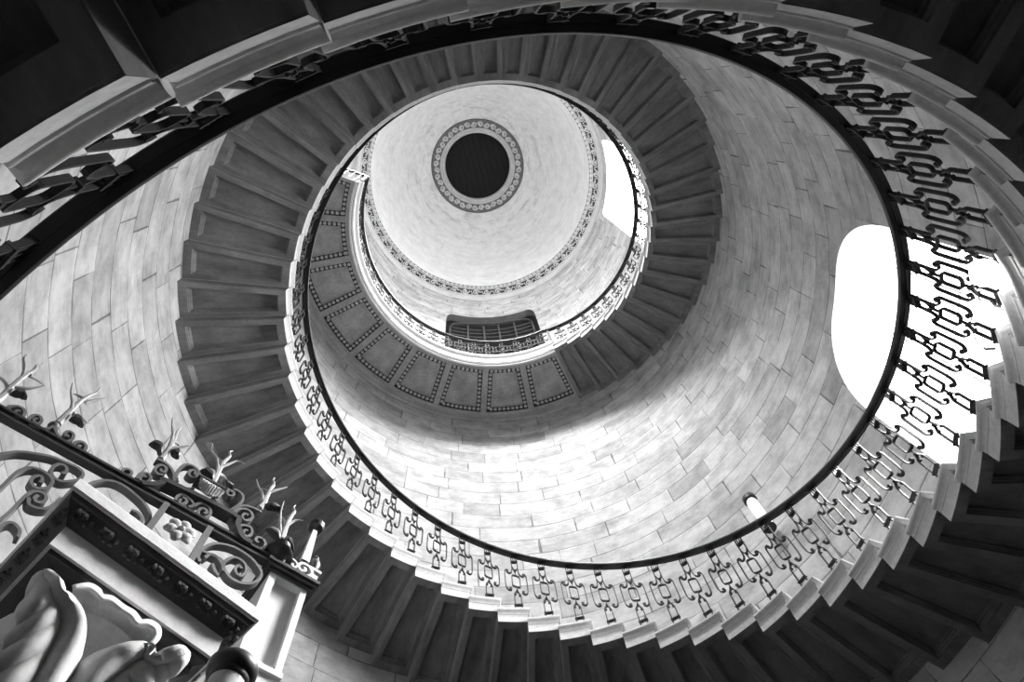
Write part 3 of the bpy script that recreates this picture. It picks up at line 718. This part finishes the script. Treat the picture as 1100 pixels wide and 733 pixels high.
# ------------------------------------------------------------------ wrought iron screen, lower left
SCR = {'S':[('s',[(-0.925,2.371),(-0.89,2.436),(-0.842,2.477),(-0.801,2.502),(-0.761,2.509),(-0.72,2.517),(-0.695,2.507),(-0.684,2.481),(-0.691,2.452),(-0.718,2.414),(-0.744,2.408),(-0.765,2.425),(-0.776,2.454),(-0.769,2.483),(-0.752,2.492),(-0.739,2.481),(-0.732,2.458),(-0.743,2.453)]),('s',[(-0.837,2.214),(-0.835,2.254),(-0.838,2.305),(-0.839,2.346),(-0.832,2.377),(-0.818,2.401),(-0.798,2.41),(-0.777,2.411),(-0.756,2.405),(-0.74,2.387),(-0.735,2.358),(-0.746,2.334),(-0.761,2.323),(-0.779,2.328),(-0.791,2.346),(-0.792,2.367),(-0.783,2.383),(-0.771,2.379),(-0.763,2.362),(-0.771,2.357)]),('s',[(-0.76,2.086),(-0.762,2.131),(-0.761,2.173),(-0.763,2.214),(-0.765,2.256),(-0.763,2.291),(-0.75,2.311),(-0.733,2.316),(-0.719,2.307),(-0.713,2.286),(-0.719,2.27),(-0.733,2.267),(-0.742,2.28),(-0.739,2.296)]),('s',[(-0.755,2.267),(-0.741,2.242),(-0.723,2.238),(-0.705,2.247),(-0.691,2.264),(-0.685,2.298),(-0.685,2.338)]),('s',[(-0.741,2.065),(-0.746,2.105),(-0.741,2.127),(-0.727,2.135),(-0.703,2.122),(-0.691,2.095)]),('s',[(-0.655,2.451),(-0.642,2.493),(-0.616,2.533),(-0.584,2.551),(-0.542,2.549),(-0.494,2.533),(-0.459,2.514),(-0.431,2.484),(-0.418,2.444),(-0.423,2.42)]),('s',[(-0.488,2.454),(-0.467,2.458),(-0.443,2.441),(-0.435,2.409)]),('s',[(-0.204,2.384),(-0.217,2.409),(-0.218,2.447),(-0.207,2.484),(-0.187,2.514),(-0.157,2.535),(-0.124,2.548),(-0.086,2.548),(-0.046,2.538),(-0.013,2.517),(0.007,2.49),(0.005,2.447),(-0.02,2.407),(-0.055,2.387),(-0.089,2.389),(-0.117,2.411),(-0.13,2.437),(-0.125,2.465),(-0.107,2.495),(-0.082,2.502),(-0.058,2.489),(-0.046,2.456),(-0.055,2.425),(-0.074,2.424),(-0.086,2.446),(-0.077,2.468),(-0.065,2.46)]),('s',[(-0.196,2.418),(-0.183,2.449),(-0.159,2.45),(-0.131,2.427),(-0.119,2.4)]),('s',[(-0.163,2.409),(-0.144,2.379),(-0.126,2.368)]),('s',[(-0.217,2.442),(-0.183,2.448),(-0.142,2.45),(-0.132,2.43)]),('beam',[(-0.52,2.607),(-0.484,2.635),(-0.463,2.674),(-0.45,2.695),(-0.185,2.718),(-0.15,2.668),(-0.112,2.617),(-0.075,2.613)]),('s',[(-0.388,2.625),(-0.391,2.656),(-0.378,2.679),(-0.358,2.678),(-0.335,2.667),(-0.325,2.648),(-0.337,2.629)]),('s',[(-0.375,2.649),(-0.373,2.628),(-0.36,2.625),(-0.353,2.648),(-0.362,2.663),(-0.374,2.662)]),('s',[(-0.321,2.647),(-0.319,2.666),(-0.304,2.687),(-0.277,2.691),(-0.259,2.669),(-0.258,2.636),(-0.275,2.614),(-0.294,2.623),(-0.298,2.653),(-0.284,2.666),(-0.271,2.657),(-0.277,2.637)]),('s',[(-0.211,2.716),(-0.262,2.753),(-0.281,2.769)]),('s',[(-0.273,2.918),(-0.258,2.876),(-0.245,2.863),(-0.218,2.885),(-0.192,2.88),(-0.177,2.852),(-0.18,2.806),(-0.191,2.766),(-0.198,2.726)]),('s',[(-0.244,2.858),(-0.245,2.838),(-0.233,2.825),(-0.218,2.841),(-0.223,2.861),(-0.235,2.858)]),('s',[(-0.198,2.726),(-0.181,2.787),(-0.151,2.823),(-0.114,2.836),(-0.089,2.836)]),('s',[(-0.184,2.725),(-0.175,2.769),(-0.153,2.797),(-0.127,2.799),(-0.112,2.772),(-0.12,2.742),(-0.137,2.731),(-0.149,2.748),(-0.142,2.772),(-0.131,2.768)]),('s',[(-0.187,2.723),(-0.173,2.69),(-0.147,2.659),(-0.118,2.627),(-0.081,2.613),(-0.049,2.611)]),('s',[(-0.135,2.65),(-0.14,2.677),(-0.124,2.701),(-0.099,2.705),(-0.087,2.677),(-0.095,2.648),(-0.114,2.647),(-0.116,2.673),(-0.104,2.678)]),('s',[(-0.049,2.611),(-0.027,2.625),(-0.022,2.656),(-0.038,2.678),(-0.06,2.675),(-0.063,2.65),(-0.049,2.647)]),('s',[(-0.535,2.798),(-0.512,2.805),(-0.483,2.798),(-0.457,2.776),(-0.44,2.744),(-0.433,2.72)]),('s',[(-0.477,2.728),(-0.498,2.717),(-0.514,2.731),(-0.517,2.762),(-0.503,2.782),(-0.486,2.776),(-0.481,2.752),(-0.493,2.742),(-0.499,2.754)]),('s',[(-0.432,2.721),(-0.44,2.769),(-0.446,2.82),(-0.438,2.86),(-0.416,2.881),(-0.391,2.876),(-0.375,2.855),(-0.379,2.817),(-0.397,2.81),(-0.41,2.828),(-0.403,2.855),(-0.389,2.852),(-0.388,2.833)]),('s',[(-0.433,2.72),(-0.399,2.714),(-0.369,2.735),(-0.36,2.756)]),('s',[(-1.025,2.613),(-1.034,2.629),(-1.026,2.647),(-1.01,2.663),(-0.989,2.656),(-0.975,2.627),(-0.98,2.606),(-0.997,2.611),(-1.005,2.634),(-0.995,2.641)]),('s',[(-0.948,2.608),(-0.958,2.636),(-0.955,2.661),(-0.94,2.671),(-0.924,2.654),(-0.921,2.631),(-0.934,2.624),(-0.944,2.641),(-0.936,2.651)]),('s',[(-0.94,2.599),(-0.909,2.605),(-0.889,2.629),(-0.881,2.663),(-0.885,2.678)]),('s',[(-0.881,2.663),(-0.862,2.639),(-0.837,2.619),(-0.813,2.616),(-0.803,2.642),(-0.814,2.674),(-0.831,2.679),(-0.837,2.658),(-0.827,2.643),(-0.822,2.657)]),('s',[(-0.783,2.609),(-0.788,2.635),(-0.776,2.658),(-0.756,2.655),(-0.745,2.63),(-0.753,2.613),(-0.769,2.62),(-0.767,2.639)]),('s',[(-0.546,2.626),(-0.545,2.664),(-0.53,2.686),(-0.509,2.678),(-0.506,2.645),(-0.521,2.63),(-0.536,2.637),(-0.533,2.665),(-0.521,2.659)]),('s',[(-0.597,2.612),(-0.601,2.634),(-0.59,2.65),(-0.575,2.649),(-0.568,2.626),(-0.579,2.619)])],'L':[[[(-1.087,2.624),(-1.079,2.665),(-1.093,2.758),(-1.103,2.867),(-1.102,2.938),(-1.112,2.972),(-1.104,2.989),(-1.107,3.012)],[(-1.105,2.86),(-1.13,2.91),(-1.158,2.945),(-1.158,2.963)],[(-1.094,2.89),(-1.071,2.909),(-1.04,2.921)],[(-1.084,2.772),(-1.052,2.798),(-1.035,2.822),(-1.02,2.852)],[(-1.091,2.739),(-1.125,2.782),(-1.162,2.805),(-1.178,2.813)]],[[(-0.883,2.701),(-0.887,2.759),(-0.892,2.827),(-0.896,2.908),(-0.892,2.979),(-0.884,3.016),(-0.888,3.063)],[(-0.886,2.798),(-0.907,2.853),(-0.941,2.899),(-0.963,2.946)],[(-0.896,2.908),(-0.903,2.946),(-0.93,2.964),(-0.944,2.973)],[(-0.88,2.915),(-0.861,2.954),(-0.839,2.992)],[(-0.877,2.81),(-0.856,2.829),(-0.831,2.829),(-0.811,2.845)]],[[(-0.525,2.829),(-0.524,2.885),(-0.531,2.97),(-0.541,3.048),(-0.546,3.08),(-0.544,3.119)],[(-0.532,2.947),(-0.549,3.015),(-0.575,3.059),(-0.593,3.1)],[(-0.531,2.995),(-0.518,3.006),(-0.496,3.013),(-0.48,3.038)],[(-0.525,2.927),(-0.5,2.96),(-0.471,2.992)]],[[(-0.311,2.84),(-0.314,2.908),(-0.318,2.972),(-0.32,3.041),(-0.312,3.108),(-0.322,3.139),(-0.313,3.161)],[(-0.315,2.921),(-0.332,2.984),(-0.357,3.026),(-0.387,3.042),(-0.4,3.082)],[(-0.319,3.013),(-0.332,3.056),(-0.361,3.08),(-0.372,3.1)],[(-0.32,2.998),(-0.298,3.04),(-0.276,3.085),(-0.245,3.091)],[(-0.312,2.944),(-0.293,2.961),(-0.264,2.957),(-0.236,2.968)]],[[(-0.101,2.869),(-0.097,2.917),(-0.097,2.996),(-0.096,3.05),(-0.091,3.091),(-0.104,3.119),(-0.101,3.141)],[(-0.104,2.923),(-0.122,2.969),(-0.147,2.982),(-0.169,3.01)],[(-0.099,3.006),(-0.111,3.035),(-0.134,3.037),(-0.149,3.055)],[(-0.095,3.017),(-0.068,3.055),(-0.038,3.098)]],[[(0.027,2.756),(0.027,2.807),(0.026,2.882),(0.03,2.941),(0.035,2.985),(0.025,3.007),(0.029,3.033)],[(0.023,2.768),(-0.003,2.837),(-0.021,2.904),(-0.028,2.967)],[(0.025,2.857),(0.009,2.909),(-0.021,2.942)],[(0.031,2.875),(0.051,2.913),(0.08,2.928)]]],'DL':[[(-1.075,2.716),(-1.074,2.764),(-1.048,2.771),(-1.022,2.741),(-1.037,2.741),(-1.055,2.722)],[(-0.868,2.757),(-0.873,2.801),(-0.844,2.804),(-0.812,2.759),(-0.83,2.765),(-0.856,2.758)],[(-0.598,2.88),(-0.586,2.923),(-0.544,2.918),(-0.529,2.838),(-0.554,2.877)],[(-0.515,2.911),(-0.497,2.953),(-0.471,2.893),(-0.499,2.887)],[(-0.381,2.894),(-0.361,2.936),(-0.326,2.935),(-0.312,2.871),(-0.338,2.869)],[(-0.285,2.914),(-0.273,2.92),(-0.247,2.863),(-0.216,2.871),(-0.259,2.876)],[(-0.086,2.929),(-0.055,2.947),(-0.007,2.931),(-0.039,2.913),(-0.075,2.889)],[(-0.047,2.76),(-0.025,2.793),(0.015,2.784),(0.024,2.736),(-0.01,2.738)],[(0.04,2.784),(0.068,2.781),(0.092,2.709),(0.067,2.73),(0.044,2.754)]]}
O = (0.9831, -1.1247, 0); RS = math.radians(139.5)
scr = thing('iron_screen', 'wrought iron scrollwork screen with straight top bar at lower left', 'iron screen', O, RS)
def G(): return MB()
mb = MB(); x0 = -1.75
mb.box(x0, 0.03, -.016, .016, 2.572, 2.582); mb.box(x0, 0.03, -.010, .014, 2.582, 2.604); mb.box(x0, 0.03, -.018, .014, 2.604, 2.616)
mb.build('top_bar', M_IRONW, scr)
for x in (-.406, -.2315, -1.2):
    mb = MB(); mb.box(x - .011, x + .011, -.022, .022, 1.6, 2.58); mb.build('upright', M_IRONG, scr)
for kind, pts in SCR['S']:
    line = smoothline(pts, 4)
    mb = MB(); mb.ribbon(line, .011 if kind == 's' else .022, .03 if kind == 's' else .05)
    mb.build('scroll' if kind == 's' else 'crest_bar', M_IRONG if kind == 's' else M_IRONW, scr, True)
# extend the pattern out of the frame on the left
for dx in (-1.35,):
    for kind, pts in SCR['S'][:4]:
        mb = MB(); mb.ribbon([(x + dx + 0.5 - 0.15, z) for x, z in smoothline(pts, 3)], .011, .03); mb.build('scroll', M_IRONG, scr, True)
def rosette(x, z, y, r):
    mb = MB()
    for i in range(6):
        a = 2 * PI * i / 6 + .4
        for s_, w_ in ((.35, .32), (.62, .42), (.85, .26)):
            mb.ball((x + r * s_ * math.cos(a), y - .012 - .01 * math.sin(s_ * 3), z + r * s_ * math.sin(a)), r * w_, 8, 6, (1, .6, 1))
    mb.ball((x, y - .03, z), r * .22, 8, 6); return mb
rosette(-.314, 2.473, 0, .055).build('rosette', M_LEAF, scr, True)
for lf in SCR['L']:
    mb = MB()
    for qi, pts in enumerate(lf):
        line = smoothline(pts, 3); n = len(line)
        if qi == 0: rr = [(.0115 * (1 - i / (n - 1)) + .0028) for i in range(n)]
        else: rr = [(.0062 * (1 - i / (n - 1)) + .0022) for i in range(n)]
        yy = (0, -.03, .03, -.02, .025)[qi % 5]
        mb.tube([(x, yy * i / n, z) for i, (x, z) in enumerate(line)], rr, 7)
    mb.build('leaf_spray', M_LEAF, scr, True)
for pts in SCR['DL']:
    mb = MB(); cxx = sum(p[0] for p in pts) / len(pts); czz = sum(p[1] for p in pts) / len(pts)
    L = []
    cl = smoothline(pts + [pts[0]], 3)[:-1]
    for s_, y in ((1, 0), (.9, -.012), (.5, -.022)): L.append([(cxx + (x - cxx) * s_, y, czz + (z - czz) * s_) for x, z in cl])
    Lb = [[(cxx + (x - cxx) * s_, y, czz + (z - czz) * s_) for x, z in cl] for s_, y in ((.5, .01), (.9, .004), (1, 0))]
    mb.loops(Lb + L[1:], True, True); mb.build('folded_leaf', M_IRONW, scr, True)
for x, z, r_ in ((-.885, 2.677, .02), (-.43, 2.76, .012), (-.275, 2.83, .014), (-.17, 2.79, .012)):
    mb = MB(); mb.ball((x, 0, z), r_, 12, 8); mb.build('knop', M_IRONG, scr, True)
# little draped tablet on the crest
mb = MB(); mb.ribbon([(-.372, 2.826), (-.262, 2.832)], .012, .06); mb.build('tablet_bar', M_IRONW, scr)
mb = MB()
for i in range(9):
    f_ = i / 8; x = -.355 + .085 * f_
    mb.tube([(x, -.02, 2.82), (x + .006, -.035, 2.79 - .01 * math.sin(f_ * PI)), (x + .012 - .012 * f_, -.02, 2.765 - .022 * math.sin(f_ * PI))], [.008, .010, .007], 6)
mb.build('tablet_drapery', M_LEAF, scr, True)

# ------------------------------------------------------------------ pilaster that ends the screen
pil = thing('gate_pilaster', 'grey panelled gate pilaster with dark moulded cap at the end of the iron screen', 'pilaster', O, RS)
X0, X1 = .037, .192
mb = MB()
def fr4(z0, z1, x0, x1, y): return [(x0, y, z0), (x1, y, z0), (x1, y, z1), (x0, y, z1)]
zb_, zt_ = 0.9, 2.56; D_ = .15
mb.loops([fr4(zb_, zt_, X0, X1, D_), fr4(zb_, zt_, X0, X1, 0), fr4(2.10, zt_ - .02, X0 + .028, X1 - .024, 0)], True, False)
mb.build('pilaster_frame', M_PIL, pil)
mb = MB(); mb.loops([fr4(2.10, zt_ - .02, X0 + .028, X1 - .024, 0), fr4(2.10, zt_ - .02, X0 + .028, X1 - .024, .03)], False, True); mb.build('pilaster_panel', M_PIL, pil)
mb = MB(); mb.box(X0 - .004, X1 + .004, -.012, D_, 2.075, 2.098); mb.build('base_strip', M_PIL, pil)
mb = MB()
for e, z0, z1 in ((.012, 2.548, 2.56), (.022, 2.56, 2.576), (.030, 2.576, 2.592)): mb.box(X0 - e, X1 + e, -e, D_ + e, z0, z1)
mb.build('pilaster_cap', M_IRONW, pil)
mb = MB(); mb.box(X0 - .001, X1 + .001, .151, .33, 1.2, 2.60); mb.box(X0 - .02, X1 + .035, .148, .36, 2.60, 2.655); mb.build('rear_block', M_IRONW, pil)
mb = MB(); mb.lathe([(.0, 2.592), (.035, 2.594), (.02, 2.61), (.018, 2.622), (.05, 2.64), (.058, 2.655), (.05, 2.668), (.025, 2.672), (.02, 2.68), (.034, 2.70), (.036, 2.714), (.028, 2.725), (.012, 2.735), (0.001, 2.74)], 24, (.040, 0.0, 0)); mb.build('bowl_finial', M_IRONW, pil, True)
mb = MB()
pts = [(.07, 2.60), (.075, 2.635), (.10, 2.655), (.125, 2.64), (.12, 2.615), (.105, 2.62), (.11, 2.632)]
mb.ribbon(smoothline([(x - .005, z + .005) for x, z in pts], 4), .008, .03, 0.0)
pts = [(.105, 2.60), (.14, 2.60), (.175, 2.615), (.185, 2.645), (.165, 2.67), (.135, 2.665), (.125, 2.64), (.14, 2.625), (.157, 2.635), (.15, 2.65)]
mb.ribbon(smoothline([(x, z - .0) for x, z in pts], 4), .012, .03, 0.0); mb.build('volute', M_PIL, pil, True)
cs = thing('candle_holder', 'tall tapering iron candle holder with round dished top on the pilaster cap', 'candle holder', (0, 0, 0))
del_ = cs
cs.location = (O[0] + math.cos(RS) * .15 - math.sin(RS) * .02, O[1] + math.sin(RS) * .15 + math.cos(RS) * .02, 2.655); cs.rotation_euler = (0, 0, RS)
mb = MB(); mb.box(-.018, .018, -.018, .018, -.063, .05); mb.lathe([(.018, .05), (.022, .058), (.012, .07)], 14); mb.build('holder_foot', M_IRONW, cs)
mb = MB(); mb.loops([[(sx * w_, sy * w_, z) for sx, sy in ((-1, -1), (1, -1), (1, 1), (-1, 1))] for w_, z in ((.017, .065), (.010, .30))], True, True); mb.build('holder_shaft', M_PIL, cs)
mb = MB(); mb.lathe([(.008, .30), (.01, .315), (.03, .325), (.036, .34), (.036, .35), (.03, .352), (.025, .342), (.01, .34)], 24); mb.build('dish', M_IRONW, cs, True)
fx = thing('urn_finial', 'small iron urn finial on a square block beside the candle holder', 'finial', (O[0] + math.cos(RS) * .205 - math.sin(RS) * .06, O[1] + math.sin(RS) * .205 + math.cos(RS) * .06, 2.655), RS)
mb = MB(); mb.box(-.022, .022, -.022, .022, 0.0, .075); mb.box(-.03, .03, -.03, .03, .075, .09); mb.build('finial_block', M_PIL, fx)
mb = MB(); mb.lathe([(.01, .09), (.014, .10), (.024, .13), (.026, .15), (.018, .175), (.01, .185), (.013, .195), (.006, .21), (.002, .215)], 18); mb.build('urn', M_IRONW, fx, True)

# ------------------------------------------------------------------ capital block in front
A_ = math.radians(148.65)
cp = thing('capital', 'carved stone capital with curling acanthus leaves under a square block, lower left corner', 'capital', (1.813, -1.022, 0), A_)
Wc, Dc = .5145, .5145
def sq(e, z): return [(e, e, z), (Wc - e, e, z), (Wc - e, Dc - e, z), (e, Dc - e, z)]
mb = MB(); mb.loops([sq(0.006, 1.63), sq(0, 1.62), sq(0, 1.588), sq(.004, 1.582)], True, True); mb.build('top_slab', M_CAPST, cp)
mb = MB(); mb.loops([sq(.006, 1.583), sq(.012, 1.566), sq(.030, 1.545), sq(.042, 1.535), sq(.046, 1.53)], True, True); mb.build('carved_moulding', M_CAPSHADE, cp)
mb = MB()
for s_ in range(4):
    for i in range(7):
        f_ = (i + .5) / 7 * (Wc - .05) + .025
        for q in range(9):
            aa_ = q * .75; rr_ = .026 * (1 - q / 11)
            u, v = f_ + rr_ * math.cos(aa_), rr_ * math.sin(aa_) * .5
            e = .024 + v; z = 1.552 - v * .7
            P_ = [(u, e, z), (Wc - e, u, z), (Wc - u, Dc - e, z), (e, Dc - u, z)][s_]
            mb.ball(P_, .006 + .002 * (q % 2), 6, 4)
mb.build('moulding_carving', M_CAPSHADE, cp, True)
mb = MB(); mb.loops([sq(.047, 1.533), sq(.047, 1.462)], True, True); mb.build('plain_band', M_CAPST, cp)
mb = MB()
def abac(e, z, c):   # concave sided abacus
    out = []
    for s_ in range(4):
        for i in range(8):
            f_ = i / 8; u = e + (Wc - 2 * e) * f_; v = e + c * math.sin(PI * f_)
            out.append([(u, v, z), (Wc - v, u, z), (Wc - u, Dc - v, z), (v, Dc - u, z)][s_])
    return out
mb.loops([abac(.055, 1.462, .0), abac(.055, 1.448, .0), abac(.075, 1.44, .03), abac(.075, 1.415, .035), abac(.10, 1.405, .035)], True, True); mb.build('abacus', M_CAPSHADE, cp)  # shadow below the band is in the colour
c0 = (Wc / 2, Dc / 2)
mb = MB(); mb.lathe([(.13, -1.4), (.13, 1.00), (.145, 1.01), (.15, 1.025), (.14, 1.04), (.125, 1.05), (.125, 1.15), (.135, 1.28), (.165, 1.38), (.185, 1.41)], 32, (c0[0], c0[1], 0)); mb.build('bell', M_CAPST, cp, True)
def acanthus(az, z0, ztop, rb, lean, rc, width, taper, name='acanthus_leaf'):
    """leaf sheet that climbs the bell, leans out and rolls over at its tip; oblique furrows run from the midrib to rounded lobes"""
    NU, NV = 64, 30; ca, sa = math.cos(az), math.sin(az); rows = []
    for i in range(NU + 1):
        u = i / NU
        if u < .66:
            t = u / .66; rr = rb + lean * t ** 1.8; zz = z0 + (ztop - rc - z0) * t; nr, nz = 1.0, 0.25 * t
        else:
            ph = (u - .66) / .34 * PI * 1.02
            rr = rb + lean + rc * (1 - math.cos(ph)); zz = ztop - rc + rc * 1.0 * math.sin(ph); nr, nz = math.cos(ph), -math.sin(ph)
            nr, nz = math.cos(ph), -math.sin(ph)
        w_ = width * (1 - taper * u ** 1.4)
        if u > .6: w_ *= math.sqrt(max(0.02, 1 - ((u - .6) / .405) ** 2.6))
        row = []
        for j in range(NV + 1):
            v = -1 + 2 * j / NV; av = abs(v)
            ph2 = (u - av * .24) * PI * 2 * 5.6
            lob = 1 + .13 * math.cos(ph2) * av ** 2
            furrow = .014 * (1 - u * .5) * math.cos(ph2) * min(1, max(0, av - .18) * 1.8)
            rib = .012 * (1 - u * .5) * (1 / (1 + math.exp((av - .2) / .04)))
            cup = -.030 * av ** 2.2 if u < .66 else -.030 * av ** 2.2 * (1 - (u - .66) * 1.5)
            off = furrow + rib + cup
            R_ = rr + off * nr; Z_ = zz + off * nz - .02 * av * av * (u > .66) * (u - .66) / .34
            tx = w_ * v * lob
            row.append((c0[0] + R_ * ca - tx * sa, c0[1] + R_ * sa + tx * ca, Z_))
        rows.append(row)
    mb = MB(); n_ = NV + 1
    vs = [p for r_ in rows for p in r_]
    mb.add(vs, [(i * n_ + j, i * n_ + j + 1, (i + 1) * n_ + j + 1, (i + 1) * n_ + j) for i in range(NU) for j in range(NV)])
    o = mb.build(name, M_CAPST, cp, True)
    sm = o.modifiers.new('thick', 'SOLIDIFY'); sm.thickness = .010; sm.offset = 0
    return o
FR = -PI / 2      # local direction of the front face (towards the viewer)
for dz in (96, 156, 214, 268):
    acanthus(FR + math.radians(dz), 0.93, 1.315, .128, .105, .018, .112, .78)
for dz in (62, 124, 184, 242):
    acanthus(FR + math.radians(dz), 1.03, 1.385, .132, .045, .020, .080, .30)
LEAF = {'leaf_left':[[(0.1309,0.06,1.0888),(0.1222,0.05,1.1197),(0.115,0.04,1.1495),(0.1072,0.03,1.1763),(0.1041,0.02,1.2019),(0.0984,0.01,1.2216),(0.093,0.0,1.2499),(0.0844,0.0,1.2872),(0.0758,0.01,1.3312)],[(0.1939,0.06,1.1357),(0.1873,0.05,1.1733),(0.1794,0.04,1.2152),(0.1711,0.03,1.2537),(0.1608,0.02,1.2781),(0.1411,0.01,1.2901),(0.1142,0.0,1.2954),(0.0928,0.0,1.314),(0.0797,0.01,1.3373)],[(0.2313,0.06,1.1636),(0.228,0.05,1.2052),(0.2253,0.04,1.2484),(0.2141,0.03,1.2811),(0.192,0.02,1.3011),(0.1604,0.01,1.3054),(0.1262,0.0,1.2939),(0.1056,0.0,1.3132),(0.0848,0.01,1.3414)]],'leaf_right':[[(0.2426,0.07,1.1803),(0.2416,0.06,1.2128),(0.2407,0.05,1.2472),(0.2485,0.04,1.2815),(0.2661,0.03,1.3075),(0.2927,0.03,1.3335),(0.3139,0.02,1.3322),(0.3358,0.01,1.3167),(0.3551,0.0,1.3333),(0.3737,0.0,1.3572),(0.3905,0.01,1.3718)],[(0.2921,0.07,1.2005),(0.2928,0.06,1.2263),(0.2936,0.05,1.2533),(0.3018,0.04,1.2828),(0.3088,0.03,1.3007),(0.3247,0.03,1.3257),(0.3393,0.02,1.3213),(0.3544,0.01,1.3247),(0.3673,0.0,1.3335),(0.381,0.0,1.3498),(0.3946,0.01,1.3702)],[(0.3488,0.07,1.2046),(0.3512,0.06,1.2147),(0.3577,0.05,1.2322),(0.3672,0.04,1.2525),(0.3771,0.03,1.2737),(0.3857,0.03,1.3078),(0.3857,0.02,1.3179),(0.3872,0.01,1.3247),(0.3889,0.0,1.3315),(0.3935,0.0,1.3451),(0.3968,0.01,1.3669)]],'leaf_mid':[[(0.1744,0.12,1.4215),(0.2063,0.12,1.4012),(0.2358,0.12,1.3848),(0.2575,0.12,1.3826),(0.2813,0.12,1.3923),(0.2989,0.12,1.4071),(0.317,0.12,1.4222),(0.3292,0.12,1.4324),(0.3385,0.12,1.4403),(0.3439,0.12,1.4474),(0.3484,0.12,1.4566),(0.3489,0.12,1.4652)],[(0.1521,0.08,1.4156),(0.1795,0.08,1.4191),(0.2,0.08,1.4271),(0.2164,0.08,1.4199),(0.2344,0.08,1.4253),(0.2575,0.08,1.4296),(0.278,0.08,1.4314),(0.2937,0.08,1.4343),(0.3095,0.08,1.4372),(0.3224,0.08,1.4375),(0.3322,0.08,1.4352),(0.3389,0.08,1.4301)],[(0.1369,0.035,1.386),(0.1578,0.035,1.4135),(0.1808,0.035,1.4188),(0.1931,0.035,1.4102),(0.2115,0.035,1.421),(0.241,0.035,1.4205),(0.2648,0.035,1.4236),(0.2864,0.035,1.4156),(0.3012,0.035,1.4278),(0.3235,0.035,1.429),(0.3348,0.035,1.4107),(0.3319,0.035,1.3844)],[(0.1395,0.015,1.3626),(0.1614,0.015,1.3814),(0.1787,0.015,1.3813),(0.1948,0.015,1.3774),(0.2106,0.015,1.3858),(0.2368,0.015,1.384),(0.2582,0.015,1.3847),(0.2782,0.015,1.3776),(0.298,0.015,1.391),(0.3134,0.015,1.3913),(0.3219,0.015,1.3792),(0.3215,0.015,1.3602)]]}
def big_leaf(key, fingers, fside, mat):
    """the leaves towards the viewer: edge, spine, edge curves in metres; fingers run obliquely from the midrib to one side"""
    A, S_, B = [smoothline(l, 10) for l in LEAF[key]]
    n = len(S_); NV = 16; rows = []
    for i in range(n):
        u = i / (n - 1); row = []
        end = min(1, (1 - u) * 6)
        for j in range(-NV, NV + 1):
            a = abs(j) / NV; E_ = A[i] if j < 0 else B[i]; left = (j < 0)
            fing = left == (fside < 0)
            sc = 1.0; y_ = 0
            if fing:
                ph = 2 * PI * (fingers * u + .85 * a * (1 if key == 'leaf_left' else .5))
                sc = 1 - .09 * a * (.5 - .5 * math.cos(ph)); y_ = -.0085 * math.cos(ph) * min(1, max(0, a - .15) * 2.0) * (1 - .5 * u)
            y_ -= .026 * math.sin(PI * min(a, .95) * .9) * (1 if not fing else .4)
            y_ += .012 / (1 + math.exp((a - .17) / .02)) * (1 - u ** 3)
            y_ += .030 * a ** 2.5
            x = S_[i][0] + (E_[0] - S_[i][0]) * a * sc; z = S_[i][2] + (E_[2] - S_[i][2]) * a * sc
            row.append((x, S_[i][1] + y_ * (.25 + .75 * end), z))
        rows.append(row)
    w_ = 2 * NV + 1; mb = MB()
    mb.add([p for r_ in rows for p in r_], [(i * w_ + j, i * w_ + j + 1, (i + 1) * w_ + j + 1, (i + 1) * w_ + j) for i in range(n - 1) for j in range(w_ - 1)])
    o = mb.build('acanthus_leaf', mat, cp, True)
    sm = o.modifiers.new('thick', 'SOLIDIFY'); sm.thickness = .012; sm.offset = 1
big_leaf('leaf_left', 4.6, -1, M_CAPST)
big_leaf('leaf_right', 4.4, 1, M_CAPST)
R_ = [smoothline(l, 6) for l in LEAF['leaf_mid']]
n = len(R_[0]); mb = MB(); vs = []
cols_ = []
for i in range(n): cols_.append(smoothline([R_[k][i] for k in range(4)], 5))
m_ = len(cols_[0])
mb.add([p for c_ in cols_ for p in c_], [(i * m_ + j, i * m_ + j + 1, (i + 1) * m_ + j + 1, (i + 1) * m_ + j) for i in range(n - 1) for j in range(m_ - 1)])
o = mb.build('acanthus_leaf', M_CAPST, cp, True); sm = o.modifiers.new('thick', 'SOLIDIFY'); sm.thickness = .009; sm.offset = 0
# turned post beside the capital
mb = MB()
tp = thing('turned_post', 'round turned post with ring moulding between capital and gate pilaster', 'post', (1.45, -0.715, 0), 0)
mb.lathe([(.036, -1.4), (.036, 1.29)], 28); mb.build('post_shaft', M_PIL, tp, True)
mb = MB(); mb.lathe([(.036, 1.28), (.04, 1.285), (.040, 1.295), (.046, 1.30), (.05, 1.312), (.05, 1.325), (.044, 1.335), (.02, 1.345), (.001, 1.35)], 32); mb.build('post_ring', M_IRONW, tp, True)
